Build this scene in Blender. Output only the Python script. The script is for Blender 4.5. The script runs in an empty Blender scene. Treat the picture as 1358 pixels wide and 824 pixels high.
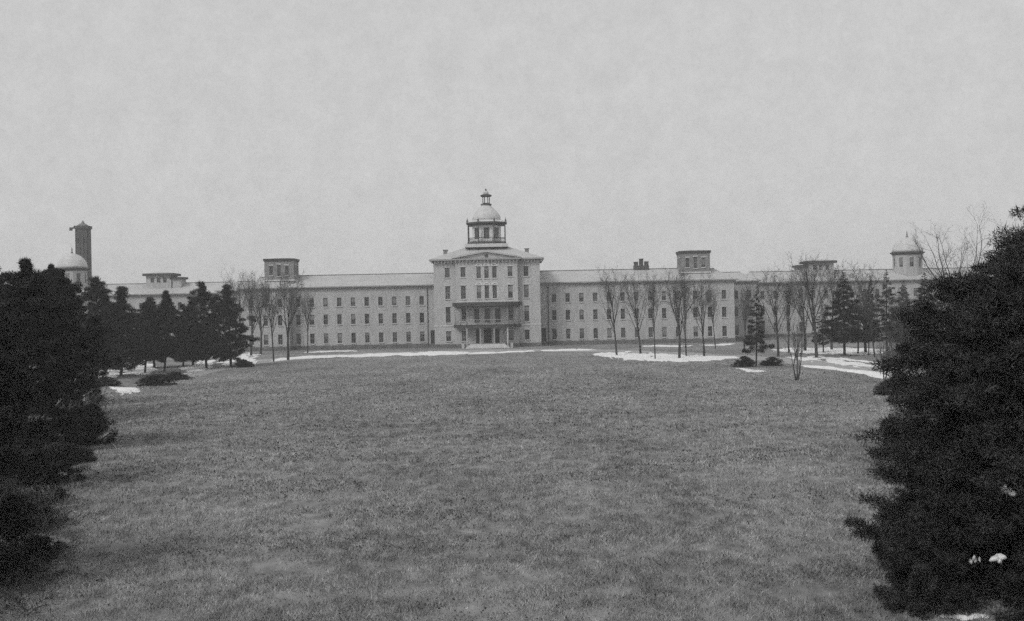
import bpy, math, random
import numpy as np
from mathutils import Matrix, Vector, noise as mnoise

# ------------------------------------------------------------------ camera, sky, sun, exposure
sc = bpy.context.scene
COL = sc.collection
PW, PH, FPX = 1358.0, 824.0, 1639.0        # the photograph's pixels and its focal length in pixels
CAM_H = 8.0
ROLL = math.radians(1.1)

cam_d = bpy.data.cameras.new('camera')
cam_d.sensor_width = 36.0
cam_d.lens = 36.0 * FPX / PW
cam_d.clip_start = 0.1
cam_d.clip_end = 9000.0
cam = bpy.data.objects.new('camera', cam_d)
COL.objects.link(cam)
cam.matrix_world = Matrix.Translation((0, 0, CAM_H)) @ Matrix.Rotation(math.pi / 2, 4, 'X') @ Matrix.Rotation(-ROLL, 4, 'Z')
sc.camera = cam

SUN_EL, SUN_AZ = math.radians(42), math.radians(218)   # azimuth clockwise from +Y: behind the camera, to its left
world = bpy.data.worlds.new('World')
sc.world = world
world.use_nodes = True
wn, wl = world.node_tree.nodes, world.node_tree.links
wn.clear()
w_out = wn.new('ShaderNodeOutputWorld')
w_bg = wn.new('ShaderNodeBackground')
w_sky = wn.new('ShaderNodeTexSky')
w_sky.sky_type = 'NISHITA'
w_sky.sun_disc = False
w_sky.sun_elevation = SUN_EL
w_sky.sun_rotation = SUN_AZ
w_sky.dust_density = 4.0
w_bw = wn.new('ShaderNodeRGBToBW')
wl.new(w_sky.outputs[0], w_bw.inputs[0])
w_co = wn.new('ShaderNodeTexCoord')
w_no = wn.new('ShaderNodeTexNoise')          # an even sheet of cloud, faintly mottled
w_no.inputs['Scale'].default_value = 34.0
w_no.inputs['Detail'].default_value = 12.0
w_no.inputs['Roughness'].default_value = 0.95
wl.new(w_co.outputs['Generated'], w_no.inputs['Vector'])
w_mr = wn.new('ShaderNodeMapRange')
w_mr.inputs['From Min'].default_value = 0.3
w_mr.inputs['From Max'].default_value = 0.7
w_mr.inputs['To Min'].default_value = 5.3
w_mr.inputs['To Max'].default_value = 7.2
wl.new(w_no.outputs['Fac'], w_mr.inputs['Value'])
w_mix = wn.new('ShaderNodeMix')
w_mix.data_type = 'FLOAT'
w_mix.inputs[0].default_value = 0.9
wl.new(w_bw.outputs[0], w_mix.inputs[2])
wl.new(w_mr.outputs[0], w_mix.inputs[3])
wl.new(w_mix.outputs[0], w_bg.inputs['Color'])
w_bg.inputs['Strength'].default_value = 0.1
wl.new(w_bg.outputs[0], w_out.inputs['Surface'])

sun_d = bpy.data.lights.new('sun', 'SUN')
sun_d.energy = 1.45
sun_d.angle = math.radians(18)
sun_d.color = (1, 0.995, 0.985)
sun = bpy.data.objects.new('sun', sun_d)
COL.objects.link(sun)
sdir = Vector((math.sin(SUN_AZ) * math.cos(SUN_EL), math.cos(SUN_AZ) * math.cos(SUN_EL), math.sin(SUN_EL)))
sun.rotation_euler = sdir.to_track_quat('Z', 'Y').to_euler()
sun.location = (-60, -60, 120)

vs = sc.view_settings
vs.view_transform = 'Standard'
vs.look = 'None'
vs.exposure = 0.0
vs.gamma = 1.0
vs.use_curve_mapping = False
sc.cycles.use_denoising = False             # the photograph is grainy
sc.cycles.use_adaptive_sampling = True
sc.cycles.adaptive_threshold = 0.045
sc.cycles.adaptive_min_samples = 28
sc.cycles.max_bounces = 6
sc.cycles.diffuse_bounces = 3
sc.cycles.volume_bounces = 2

# ------------------------------------------------------------------ pixel <-> place
CR, SR = math.cos(ROLL), math.sin(ROLL)
def uv(px, py):
    dx, dy = px - PW / 2, PH / 2 - py
    return dx * CR + dy * SR, -dx * SR + dy * CR
def at(px, py, D):
    u, v = uv(px, py)
    return Vector((u * D / FPX, D, CAM_H + v * D / FPX))
def gd(px, py):                                # the point of the flat ground behind a pixel
    u, v = uv(px, py)
    D = CAM_H * FPX / -v
    return Vector((u * D / FPX, D, 0))

# ------------------------------------------------------------------ materials (a grey world: the photograph has no colour)
def mat(name, lo, hi, scale=1.0, rough=0.85, detail=5.0, bump=0.0, coord='Object', stretch=(1, 1, 1), spec=0.3,
        scale2=None, mix2=0.5, island=0.0, span=(0.32, 0.68)):
    m = bpy.data.materials.new(name)
    m.use_nodes = True
    n, l = m.node_tree.nodes, m.node_tree.links
    b = n['Principled BSDF']
    b.inputs['Roughness'].default_value = rough
    b.inputs['Specular IOR Level'].default_value = spec
    if coord == 'World':
        c = n.new('ShaderNodeNewGeometry').outputs['Position']
    else:
        c = n.new('ShaderNodeTexCoord').outputs['Object']
    mp = n.new('ShaderNodeMapping')
    mp.inputs['Scale'].default_value = stretch
    l.new(c, mp.inputs['Vector'])
    t = n.new('ShaderNodeTexNoise')
    t.inputs['Scale'].default_value = scale
    t.inputs['Detail'].default_value = detail
    t.inputs['Roughness'].default_value = 0.65
    l.new(mp.outputs[0], t.inputs['Vector'])
    val = t.outputs['Fac']
    if scale2:
        t2 = n.new('ShaderNodeTexNoise')
        t2.inputs['Scale'].default_value = scale2
        t2.inputs['Detail'].default_value = 4.0
        l.new(mp.outputs[0], t2.inputs['Vector'])
        mx = n.new('ShaderNodeMix')
        mx.data_type = 'FLOAT'
        mx.inputs[0].default_value = mix2
        l.new(val, mx.inputs[2]); l.new(t2.outputs['Fac'], mx.inputs[3])
        val = mx.outputs[0]
    r = n.new('ShaderNodeMapRange')
    r.inputs['From Min'].default_value = span[0]
    r.inputs['From Max'].default_value = span[1]
    r.inputs['To Min'].default_value = lo
    r.inputs['To Max'].default_value = hi
    l.new(val, r.inputs['Value'])
    col = r.outputs[0]
    if island:                                   # every blade or spray has its own tone
        g2 = n.new('ShaderNodeNewGeometry')
        r2 = n.new('ShaderNodeMapRange')
        r2.inputs['To Min'].default_value = 1 - island
        r2.inputs['To Max'].default_value = 1 + island
        l.new(g2.outputs['Random Per Island'], r2.inputs['Value'])
        mu = n.new('ShaderNodeMath'); mu.operation = 'MULTIPLY'
        l.new(col, mu.inputs[0]); l.new(r2.outputs[0], mu.inputs[1])
        col = mu.outputs[0]
    l.new(col, b.inputs['Base Color'])
    if bump:
        bp = n.new('ShaderNodeBump')
        bp.inputs['Strength'].default_value = bump
        bp.inputs['Distance'].default_value = 0.05
        l.new(t.outputs['Fac'], bp.inputs['Height'])
        l.new(bp.outputs[0], b.inputs['Normal'])
    return m

M = {
    'soil_grass': mat('lawn_grass_ground', 0.09, 0.33, 0.13, 0.95, 8, 0.3, 'World', (0.9, 0.4, 1), 0.1, 1.6, 0.5),
    'blade': mat('lawn_grass_blades', 0.10, 0.45, 0.13, 0.85, 8, 0, 'World', (0.9, 0.4, 1), 0.15, 1.6, 0.5, 0.5),
    'gravel': mat('pale_gravel', 0.26, 0.40, 1.4, 0.95, 8, 0.4, 'World'),
    'snow': mat('old_snow', 0.66, 0.88, 0.7, 0.7, 8, 0.4, 'World'),
    'wall': mat('weathered_light_brick', 0.32, 0.48, 0.5, 0.92, 8, 0.05, 'World', (1, 1, 0.22), 0.15, 2.2, 0.45),
    'wall_c': mat('centre_block_brick', 0.35, 0.50, 0.5, 0.92, 8, 0.05, 'World', (1, 1, 0.22), 0.15, 2.2, 0.45),
    'tower': mat('tower_brick', 0.17, 0.27, 0.6, 0.92, 8, 0.05, 'World', (1, 1, 0.8), 0.15, 3.0, 0.5),
    'stone': mat('pale_trim_stone', 0.48, 0.58, 1.5, 0.85, 5, 0.05, 'World'),
    'base': mat('dark_foundation_stone', 0.10, 0.17, 0.9, 0.95, 6, 0.2, 'World'),
    'slate': mat('pale_slate_roof', 0.36, 0.52, 0.35, 0.6, 8, 0.1, 'World', (1, 1, 1.5), 0.3, 2.5, 0.5),
    'ridge': mat('dark_ridge_metal', 0.13, 0.18, 1.0, 0.6, 3, 0, 'World'),
    'cornice': mat('cornice_paint', 0.26, 0.34, 0.8, 0.8, 5, 0, 'World'),
    'dark_cornice': mat('dark_cornice_paint', 0.05, 0.085, 0.8, 0.8, 5, 0, 'World'),
    'white': mat('white_paint', 0.60, 0.72, 0.9, 0.7, 5, 0, 'World'),
    'iron': mat('dark_iron', 0.04, 0.07, 2.0, 0.5, 4, 0, 'World'),
    'tin': mat('dome_tin_with_snow', 0.46, 0.58, 0.8, 0.55, 6, 0.05, 'World'),
    'frame': mat('window_paint', 0.16, 0.26, 0.4, 0.7, 3, 0, 'World'),
    'blind': mat('linen_blind', 0.14, 0.24, 0.4, 0.9, 3, 0, 'World'),
    'leaf': mat('dead_leaves', 0.03, 0.12, 2.0, 0.8, 3, 0, 'World', island=.6),
    'door': mat('dark_door_paint', 0.03, 0.05, 1.0, 0.6, 3, 0, 'World'),
    'stack': mat('sooty_chimney_brick', 0.06, 0.13, 0.4, 0.95, 8, 0.1, 'World', (1, 1, 0.35), 0.15, 2.0, 0.5),
    'bark': mat('dark_bark', 0.035, 0.075, 3.0, 0.95, 6, 0.4, 'Object', (1, 1, 0.3), 0.15),
    'bark_pale': mat('grey_twig_bark', 0.09, 0.15, 3.0, 0.95, 4, 0, 'Object', (1, 1, 0.3), 0.15),
    'twig_light': mat('pale_dry_twigs', 0.16, 0.26, 2.0, 0.9, 4, 0, 'Object'),
    'pine': mat('dark_pine_needles', 0.004, 0.055, 1.3, 0.75, 4, 0, 'Object', (1, 1, 1), 0.15, 4.0, 0.35, 0.5, (.45, .68)),  # strong clump tones paint lit tips and dark gaps into the needles
    'spruce': mat('spruce_needles', 0.008, 0.10, 2.2, 0.7, 4, 0, 'Object', (1, 1, 1), 0.25, 7.0, 0.35, 0.6, (.45, .70)),  # high upper tone paints lit specks onto the boughs
    'spruce_far': mat('grey_spruce_needles', 0.022, 0.06, 0.6, 0.75, 5, 0, 'Object', (1, 1, 1), 0.2, 5.0, 0.5, 0.5),
    'juniper': mat('juniper_needles', 0.008, 0.06, 2.5, 0.8, 4, 0, 'Object', (1, 1, 1), 0.15, 8.0, 0.35, 0.5, (.45, .70)),  # lit tips painted in by the same clump contrast
}
def glass_mat():
    m = bpy.data.materials.new('old_window_glass')
    m.use_nodes = True
    n, l = m.node_tree.nodes, m.node_tree.links
    b = n['Principled BSDF']
    b.inputs['Roughness'].default_value = 0.12
    b.inputs['Specular IOR Level'].default_value = 0.5
    g = n.new('ShaderNodeNewGeometry')
    t = n.new('ShaderNodeTexNoise')
    t.inputs['Scale'].default_value = 0.45
    t.inputs['Detail'].default_value = 2
    l.new(g.outputs['Position'], t.inputs['Vector'])
    r = n.new('ShaderNodeMapRange')
    r.inputs['From Min'].default_value = 0.35; r.inputs['From Max'].default_value = 0.7
    r.inputs['To Min'].default_value = 0.015; r.inputs['To Max'].default_value = 0.06
    l.new(t.outputs['Fac'], r.inputs['Value'])
    oi_ = n.new('ShaderNodeObjectInfo')
    pw = n.new('ShaderNodeMath'); pw.operation = 'POWER'; pw.inputs[1].default_value = 2.5
    l.new(oi_.outputs['Random'], pw.inputs[0])
    ad = n.new('ShaderNodeMath'); ad.operation = 'MULTIPLY_ADD'; ad.inputs[1].default_value = 0.07
    l.new(pw.outputs[0], ad.inputs[0]); l.new(r.outputs[0], ad.inputs[2])
    l.new(ad.outputs[0], b.inputs['Base Color'])
    return m
M['glass'] = glass_mat()

# ------------------------------------------------------------------ helpers
def tag(o, label=None, cat=None, group=None, kind=None):
    if label: o['label'] = label
    if cat: o['category'] = cat
    if group: o['group'] = group
    if kind: o['kind'] = kind
    return o
def link(name, me, m, parent=None, loc=None):
    o = bpy.data.objects.new(name, me)
    COL.objects.link(o)
    if me is not None and m is not None and not me.materials:
        me.materials.append(M[m])
    if parent is not None: o.parent = parent
    if loc is not None: o.location = loc
    return o
def empty(name, loc, label, cat, group=None):
    o = bpy.data.objects.new(name, None)
    COL.objects.link(o)
    o.location = loc
    o.empty_display_size = 0.5
    return tag(o, label, cat, group)
def np_mesh(name, V, F, smooth=False):
    """V (n,3) floats, F (m,k) ints with one k"""
    V = np.ascontiguousarray(V, dtype=np.float32); F = np.ascontiguousarray(F, dtype=np.int32)
    me = bpy.data.meshes.new(name)
    me.vertices.add(len(V)); me.vertices.foreach_set('co', V.ravel())
    k = F.shape[1]
    me.loops.add(F.size); me.loops.foreach_set('vertex_index', F.ravel())
    me.polygons.add(len(F))
    me.polygons.foreach_set('loop_start', np.arange(0, F.size, k, dtype=np.int32))
    if smooth: me.polygons.foreach_set('use_smooth', np.ones(len(F), dtype=bool))
    me.update(calc_edges=True)
    return me
class MB:
    def __init__(s): s.v, s.f = [], []
    def poly(s, pts, flip=False):
        i = len(s.v); s.v += [tuple(p) for p in pts]
        ix = list(range(i, i + len(pts)))
        s.f.append(ix[::-1] if flip else ix); return s
    def box(s, x0, x1, y0, y1, z0, z1):
        i = len(s.v)
        s.v += [(x0,y0,z0),(x1,y0,z0),(x1,y1,z0),(x0,y1,z0),(x0,y0,z1),(x1,y0,z1),(x1,y1,z1),(x0,y1,z1)]
        s.f += [[i+a for a in q] for q in ((3,2,1,0),(4,5,6,7),(0,1,5,4),(1,2,6,5),(2,3,7,6),(3,0,4,7))]
        return s
    def prism(s, pts, z0, z1):                   # plan polygon, counter-clockwise
        n = len(pts); i = len(s.v)
        s.v += [(x,y,z0) for x,y in pts] + [(x,y,z1) for x,y in pts]
        s.f.append([i+k for k in range(n)][::-1]); s.f.append([i+n+k for k in range(n)])
        for k in range(n):
            j = (k+1) % n
            s.f.append([i+k, i+j, i+n+j, i+n+k])
        return s
    def lathe(s, prof, n=16, cx=0, cy=0, rot=0.0):   # prof: (r, z) from bottom to top
        i = len(s.v)
        for r, z in prof:
            for k in range(n):
                a = rot + 2*math.pi*k/n
                s.v.append((cx + r*math.cos(a), cy + r*math.sin(a), z))
        for q in range(len(prof)-1):
            for k in range(n):
                j = (k+1) % n
                s.f.append([i+q*n+k, i+q*n+j, i+(q+1)*n+j, i+(q+1)*n+k])
        s.f.append([i+k for k in range(n)][::-1])
        s.f.append([i+(len(prof)-1)*n+k for k in range(n)])
        return s
    def bar(s, a, b, r, n=6, r2=None):
        a, b = Vector(a), Vector(b); d = (b-a).normalized()
        u = d.orthogonal().normalized(); w = d.cross(u); i = len(s.v)
        for p, rr in ((a, r), (b, r if r2 is None else r2)):
            for k in range(n):
                t = 2*math.pi*k/n
                s.v.append(tuple(p + (u*math.cos(t) + w*math.sin(t))*rr))
        for k in range(n):
            j = (k+1) % n
            s.f.append([i+k, i+j, i+n+j, i+n+k])
        s.f.append([i+k for k in range(n)][::-1]); s.f.append([i+n+k for k in range(n)])
        return s
    def mesh(s, name='mesh'):
        me = bpy.data.meshes.new(name)
        me.from_pydata(s.v, [], s.f); me.update()
        return me
    def build(s, name, m, parent=None, smooth=False):
        me = s.mesh(name)
        if smooth: me.polygons.foreach_set('use_smooth', [True]*len(me.polygons))
        return link(name, me, m, parent)

# ------------------------------------------------------------------ the ground, drive and snow
def gz(x, y):
    k = max(0.0, min(1.0, (170 - y) / 60.0))
    return k * 0.16 * mnoise.noise((x / 14.0, y / 14.0, 3.1)) if k > 0 else 0.0
def ticks(lo, hi, a, b, step):
    t = list(np.arange(a, b + 0.1, step)); far = []
    d = step; p = b
    while p < hi: d *= 1.45; p += d; far.append(min(p, hi))
    near = []; d = step; p = a
    while p > lo: d *= 1.45; p -= d; near.append(max(p, lo))
    return near[::-1] + t + far
gx, gy = ticks(-3000, 3000, -110, 110, 2.0), ticks(-1500, 3000, 10, 200, 2.0)
V = [(x, y, gz(x, y)) for y in gy for x in gx]
nx = len(gx)
F = [(j*nx+i, j*nx+i+1, (j+1)*nx+i+1, (j+1)*nx+i) for j in range(len(gy)-1) for i in range(nx-1)]
tag(link('ground', np_mesh('ground', V, F, True), 'soil_grass'), 'broad dormant winter lawn in front of the long building', kind='structure')

def ribbon(name, cols, m, thick, holes, seed, edge=0.35, sub=12, ncross=13, label=None, kind='stuff', jit=0.6, cat=None):
    """cols: (pixel x, far pixel y, near pixel y) along a patch of ground"""
    pts = []
    for k in range(len(cols)-1):
        for q in range(sub):
            t = q/sub
            pts.append(tuple(cols[k][i]*(1-t)+cols[k+1][i]*t for i in range(3)))
    pts.append(cols[-1])
    V = []; n = len(pts)
    for k, (x, ya, yb) in enumerate(pts):
        A, B = gd(x, ya), gd(x, yb)
        for c in range(ncross):
            t = c/(ncross-1)
            p = A.lerp(B, t)
            L = (A-B).length
            nn = mnoise.noise((p.x*0.35+seed, p.y*0.12, seed*1.7))
            p = p + Vector((nn*jit*2, mnoise.noise((p.x*0.3, p.y*0.2+9, seed))*L*0.12*(1 if jit else 0), 0))
            e = min(1.0, min(t, 1-t)*3) * min(1.0, min(k, n-1-k)/(sub*.6))
            fx_, fy_ = (2.2, 1.6) if yb > 700 else (0.5, 0.16)
            z = thick*e + holes*(mnoise.noise((p.x*fx_, p.y*fy_, seed+4)) + .7*mnoise.noise((p.x*fx_*3, p.y*fy_*3, seed+8))) - edge*thick*(1-e)
            V.append((p.x, p.y, gz(p.x, p.y) + z))
    F = [(k*ncross+c, k*ncross+c+1, (k+1)*ncross+c+1, (k+1)*ncross+c) for k in range(n-1) for c in range(ncross-1)]
    o = link(name, np_mesh(name, V, F, True), m)
    return tag(o, label, cat, kind=kind)

ribbon('drive', [(225,502,512),(290,486,492),(345,477,482),(420,471,475),(520,467,471),(600,465,468.5),(647,463.5,467.5),(720,463,466),(800,463.5,467),(900,467,471),(980,471,475),(1060,476,484),(1130,482,493),(1200,489,504),(1280,500,520)],
       'gravel', 0.012, 0, 1.0, 0.0, 6, 5, 'pale gravel carriage drive curving past the front of the building', 'structure', 0.0)
snow = [
 ('long bright snow strip along the drive before the left wing', [(352,477,480),(380,474,478.5),(400,472.3,476.5),(440,471,475),(480,469.6,474),(530,467.5,472.5),(575,465.8,472),(600,466,471),(624,466,469)], 0.10, 0.05),
 ('thin snow line on the grass close to the left wing', [(398,466.5,468.5),(430,465.5,467.5),(478,464.2,466)], 0.08, 0.06),
 ('thin snow line before the entrance steps', [(612,468,470.5),(640,467.2,470),(675,466,468),(710,464.6,466.6)], 0.08, 0.05),
 ('thin snow line along the drive before the right wing', [(716,464,467),(740,463.2,466),(770,462.8,465.5),(792,463,465)], 0.09, 0.05),
 ('broad snow patch under the row of bare elms', [(788,469,472),(800,467.3,474.5),(815,466.6,476.5),(835,466.6,478.5),(860,467.5,480.5),(885,468.5,481.5),(910,470.4,480.8),(940,471.3,479),(965,472,477.5),(982,472.6,475.5)], 0.12, 0.05),
 ('small snow streak at the wall foot behind the elms', [(852,457.6,460),(880,457.5,460.4),(922,458.2,460.5)], 0.1, 0.05),
 ('snow streak below the right corner pavilion', [(930,457,459.5),(955,455.6,459),(978,455,458)], 0.1, 0.05),
 ('snow patch in front of the small spruce', [(976,488.5,492),(990,488.5,494.3),(1005,489.5,494.6),(1018,490.5,493)], 0.10, 0.05),
 ('wide snow field behind the dark spruces on the right', [(1026,461.5,467),(1060,461,469),(1095,460.5,471),(1130,461,471.5),(1178,462,472)], 0.12, 0.05),
 ('snow edge along the near side of the drive on the right', [(1062,484,487),(1090,485.5,489),(1120,488.5,493),(1150,492,497.5),(1175,496,502),(1198,499.5,506)], 0.12, 0.05),
 ('snow strip on the far side of the drive on the right', [(1036,470,474),(1062,471.5,479),(1090,473,482),(1120,475.5,486),(1150,478.5,490),(1180,482,496),(1205,486,500)], 0.05, 0.07),
 ('snow behind the trunks of the right-hand pines on the left', [(292,471,487),(308,467,488),(324,467,487),(344,470,483)], 0.12, 0.07),
 ('snow patch left of the twin pine trunks', [(243,487,496),(256,481,498),(270,476,494),(286,476,489)], 0.12, 0.06),
 ('snow between the two slim pine trunks', [(166,482,498),(184,479,499),(202,479,496)], 0.12, 0.05),
 ('narrow snow patch beside the dark near pines', [(120,492,503),(142,489,503),(160,487,500)], 0.12, 0.05),
 ('small bright snow patch at the lawn edge on the left', [(143,513,519),(158,512.5,524),(174,513,524),(190,516,521)], 0.12, 0.04),
 ('snow patch on the grass under the big spruce', [(1240,820,823),(1254,816.5,826),(1270,814.5,827),(1290,815.5,826),(1308,819,824)], 0.04, 0.045),
]
for i, (lab, cols, th, ho) in enumerate(snow):
    near = cols[0][2] > 700
    ribbon('snow_patch', cols, 'snow', th, ho*2.0, 3.3*i+1.7, label=lab, jit=0.15 if near else 0.6, cat='snow')

# grass blades standing on the nearer lawn
def make_grass(N, seed):
    r = np.random.default_rng(seed)
    far = 250.0
    D = 27.0 * (far/27.0) ** r.random(N)
    X = (r.random(N)*2-1) * 0.46 * D
    dens = np.array([mnoise.noise((x*0.45, y*0.45, 0)) + .6*mnoise.noise((x*1.7, y*1.1, 5)) for x, y in zip(X, D)])
    keep = (dens + .9*r.random(N) > 0.02) & (r.random(N) < (far-D)/90.0)
    X, D = X[keep], D[keep]; dens = dens[keep]; n = len(X)
    on_lawn = np.array([(gd_line(x, y) > 0) for x, y in zip(X, D)])
    X, D, dens = X[on_lawn], D[on_lawn], dens[on_lawn]; n = len(X)
    Z = np.array([gz(x, y) for x, y in zip(X, D)])
    hgt = (0.04 + 0.10*r.random(n)) * (1 + 0.5*dens) * np.minimum(D/35.0, 2.2)**0.3
    wid = 0.011 * (0.6 + r.random(n)) * np.minimum(D/31.0, 4.0)**0.9
    a = r.random(n)*2*np.pi; b = r.random(n)*2*np.pi; lean = 1.3*r.random(n)*hgt
    base = np.stack([X, D, Z-0.01], 1)
    side = np.stack([np.cos(a), np.sin(a), 0*a], 1)*wid[:, None]
    tip = base + np.stack([np.cos(b)*lean, np.sin(b)*lean, hgt], 1)
    V = np.empty((n*3, 3)); V[0::3] = base-side; V[1::3] = base+side; V[2::3] = tip
    return np_mesh('grass', V, np.arange(n*3).reshape(-1, 3))
_edge = [gd(x, y) for x, y in ((225,512),(290,492),(345,482),(420,475.5),(520,473),(600,472),(647,471),(720,468),(788,472),(815,477.5),(885,482.5),(980,477),(1060,488),(1200,507),(1300,540))]
_ex = np.array([p.x for p in _edge]); _ey = np.array([p.y for p in _edge])
_o = np.argsort(_ex); _ex, _ey = _ex[_o], _ey[_o]
def gd_line(x, y): return np.interp(x, _ex, _ey, left=90.0, right=90.0) - y     # > 0 on the camera's side of the drive
tag(link('grass', make_grass(700000, 5), 'blade'), 'short rough winter grass blades over the near lawn', 'grass', kind='stuff')

def make_litter(N, seed):
    r = np.random.default_rng(seed)
    D = 27.0 * (150.0/27.0) ** r.random(N); X = (r.random(N)*2-1)*.46*D
    cl = np.array([mnoise.noise((x*.12, y*.2, 21)) + .6*mnoise.noise((x*.6, y*.9, 11)) for x, y in zip(X, D)])
    k = cl + .35*r.random(N) > .42; X, D = X[k], D[k]; n = len(X)
    Z = np.array([gz(x, y) for x, y in zip(X, D)]) + .03 + .05*r.random(n)
    C = np.stack([X, D, Z], 1); sz = .03*(.5+r.random(n))*np.minimum(D/31, 3)**.8
    a = r.random(n)*6.283; u = np.stack([np.cos(a), np.sin(a), .5*r.normal(size=n)], 1)*sz[:, None]; w = np.stack([-np.sin(a), np.cos(a), .5*r.normal(size=n)], 1)*sz[:, None]*.6
    V = np.empty((n*4, 3)); V[0::4] = C-u; V[1::4] = C+w; V[2::4] = C+u; V[3::4] = C-w
    return np_mesh('fallen_leaves', V, np.arange(n*4).reshape(-1, 4))
tag(link('fallen_leaves', make_litter(110000, 3), 'leaf'), 'dark fallen leaves scattered in drifts over the near lawn', 'leaves', kind='stuff')

# ------------------------------------------------------------------ the building
YW = 278.6                                       # front plane of the inner wings
XC = at(647.3, 420, YW).x                        # middle axis
WIN = {}
BLIND = random.Random(4)
def window_meshes(w, h):
    if (w, h) in WIN: return WIN[(w, h)]
    f = MB(); t = 0.09
    f.box(-w/2, -w/2+t, -.05, .05, -h/2, h/2).box(w/2-t, w/2, -.05, .05, -h/2, h/2)
    f.box(-w/2+t, w/2-t, -.05, .05, h/2-t, h/2).box(-w/2+t, w/2-t, -.05, .05, -h/2, -h/2+t)
    f.box(-w/2+t, w/2-t, -.06, .04, -.04, .04)
    f.box(-.02, .02, -.04, .03, -h/2+t, -.04).box(-.02, .02, -.04, .03, .04, h/2-t)
    p = MB().box(-w/2+t*.5, w/2-t*.5, .0, .02, -h/2+t*.5, h/2-t*.5)
    s = MB().box(-w/2-.12, w/2+.12, -.42, -.12, -h/2-.16, -h/2-.01)
    k = MB().box(-w/2-.12, w/2+.12, -.33, -.2, h/2+.01, h/2+.22)
    WIN[(w, h)] = [f.mesh('window'), p.mesh('pane'), s.mesh('sill'), k.mesh('lintel')]
    return WIN[(w, h)]
def opening_wall(mb, O, ux, width, z0, z1, ops, deep=0.28):
    """a wall face from O along the unit direction ux; its outside is on the right of ux. ops: (u, z, w, h)"""
    O = Vector((O[0], O[1], 0)); ux = Vector((ux[0], ux[1], 0)); inn = Vector((-ux.y, ux.x, 0))
    us = sorted({0, width, *[round(o[0]-o[2]/2, 4) for o in ops], *[round(o[0]+o[2]/2, 4) for o in ops]})
    zs = sorted({z0, z1, *[round(o[1]-o[3]/2, 4) for o in ops], *[round(o[1]+o[3]/2, 4) for o in ops]})
    P = lambda u, z, d=0: O + ux*u + inn*d + Vector((0, 0, z))
    for i in range(len(us)-1):
        for j in range(len(zs)-1):
            um, zm = (us[i]+us[i+1])/2, (zs[j]+zs[j+1])/2
            if any(abs(um-o[0]) < o[2]/2 and abs(zm-o[1]) < o[3]/2 for o in ops): continue
            mb.poly([P(us[i], zs[j]), P(us[i+1], zs[j]), P(us[i+1], zs[j+1]), P(us[i], zs[j+1])])
    for u, z, w, h in ops:
        a, b, c, d = u-w/2, u+w/2, z-h/2, z+h/2
        mb.poly([P(a,c), P(a,c,deep), P(a,d,deep), P(a,d)], True)
        mb.poly([P(b,c), P(b,d), P(b,d,deep), P(b,c,deep)], True)
        mb.poly([P(a,d), P(a,d,deep), P(b,d,deep), P(b,d)], True)
        mb.poly([P(a,c), P(b,c), P(b,c,deep), P(a,c,deep)], True)
def add_window(parent, O, ux, u, z, w, h, deep=0.22, sill=True, lintel=False):
    me = window_meshes(w, h)
    inn = Vector((-ux[1], ux[0], 0))
    p = Vector((O[0], O[1], 0)) + Vector((ux[0], ux[1], 0))*u + inn*deep + Vector((0, 0, z))
    o = link('window', me[0], 'frame', parent, p - parent.location)
    o.rotation_euler.z = math.atan2(ux[1], ux[0])
    link('pane', me[1], 'glass', o)
    if BLIND.random() < .3:
        hh = (h-.2)*BLIND.choice((.25, .35, .5, .5, .8)); key = ('blind', w, h, round(hh, 2))
        if key not in WIN: WIN[key] = MB().box(-w/2+.1, w/2-.1, -.03, -.012, h/2-.1-hh, h/2-.1).mesh('blind')
        link('blind', WIN[key], 'blind', o)
    if sill: link('sill', me[2], 'stone', o)
    if lintel: link('lintel', me[3], 'stone', o)
def local(root, mb):                             # world-space mesh data into the root's space
    L = root.location
    mb.v = [(x-L.x, y-L.y, z-L.z) for x, y, z in mb.v]
    return mb
def hip(mb, x0, x1, y0, y1, z0, z1, inset_x, top_w=0.0):
    """a hipped roof solid: eaves rectangle to a ridge (or a flat deck of half-width top_w)"""
    ym = (y0+y1)/2; a, b = x0+inset_x, x1-inset_x
    e = [(x0,y0,z0),(x1,y0,z0),(x1,y1,z0),(x0,y1,z0)]
    if top_w > 0:
        t = [(a,ym-top_w,z1),(b,ym-top_w,z1),(b,ym+top_w,z1),(a,ym+top_w,z1)]
        for k in range(4):
            j = (k+1) % 4
            mb.poly([e[k], e[j], t[j], t[k]])
        mb.poly(t)
    else:
        r0, r1 = (a,ym,z1), (b,ym,z1)
        mb.poly([e[0],e[1],r1,r0]); mb.poly([e[1],e[2],r1]); mb.poly([e[2],e[3],r0,r1]); mb.poly([e[3],e[0],r0])
    mb.poly(e, True)
    return mb
def ring(mb, x0, x1, y0, y1, z0, z1, o):         # a projecting band round a block, solid
    mb.box(x0-o, x1+o, y0-o, y1+o, z0, z1); return mb

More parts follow.
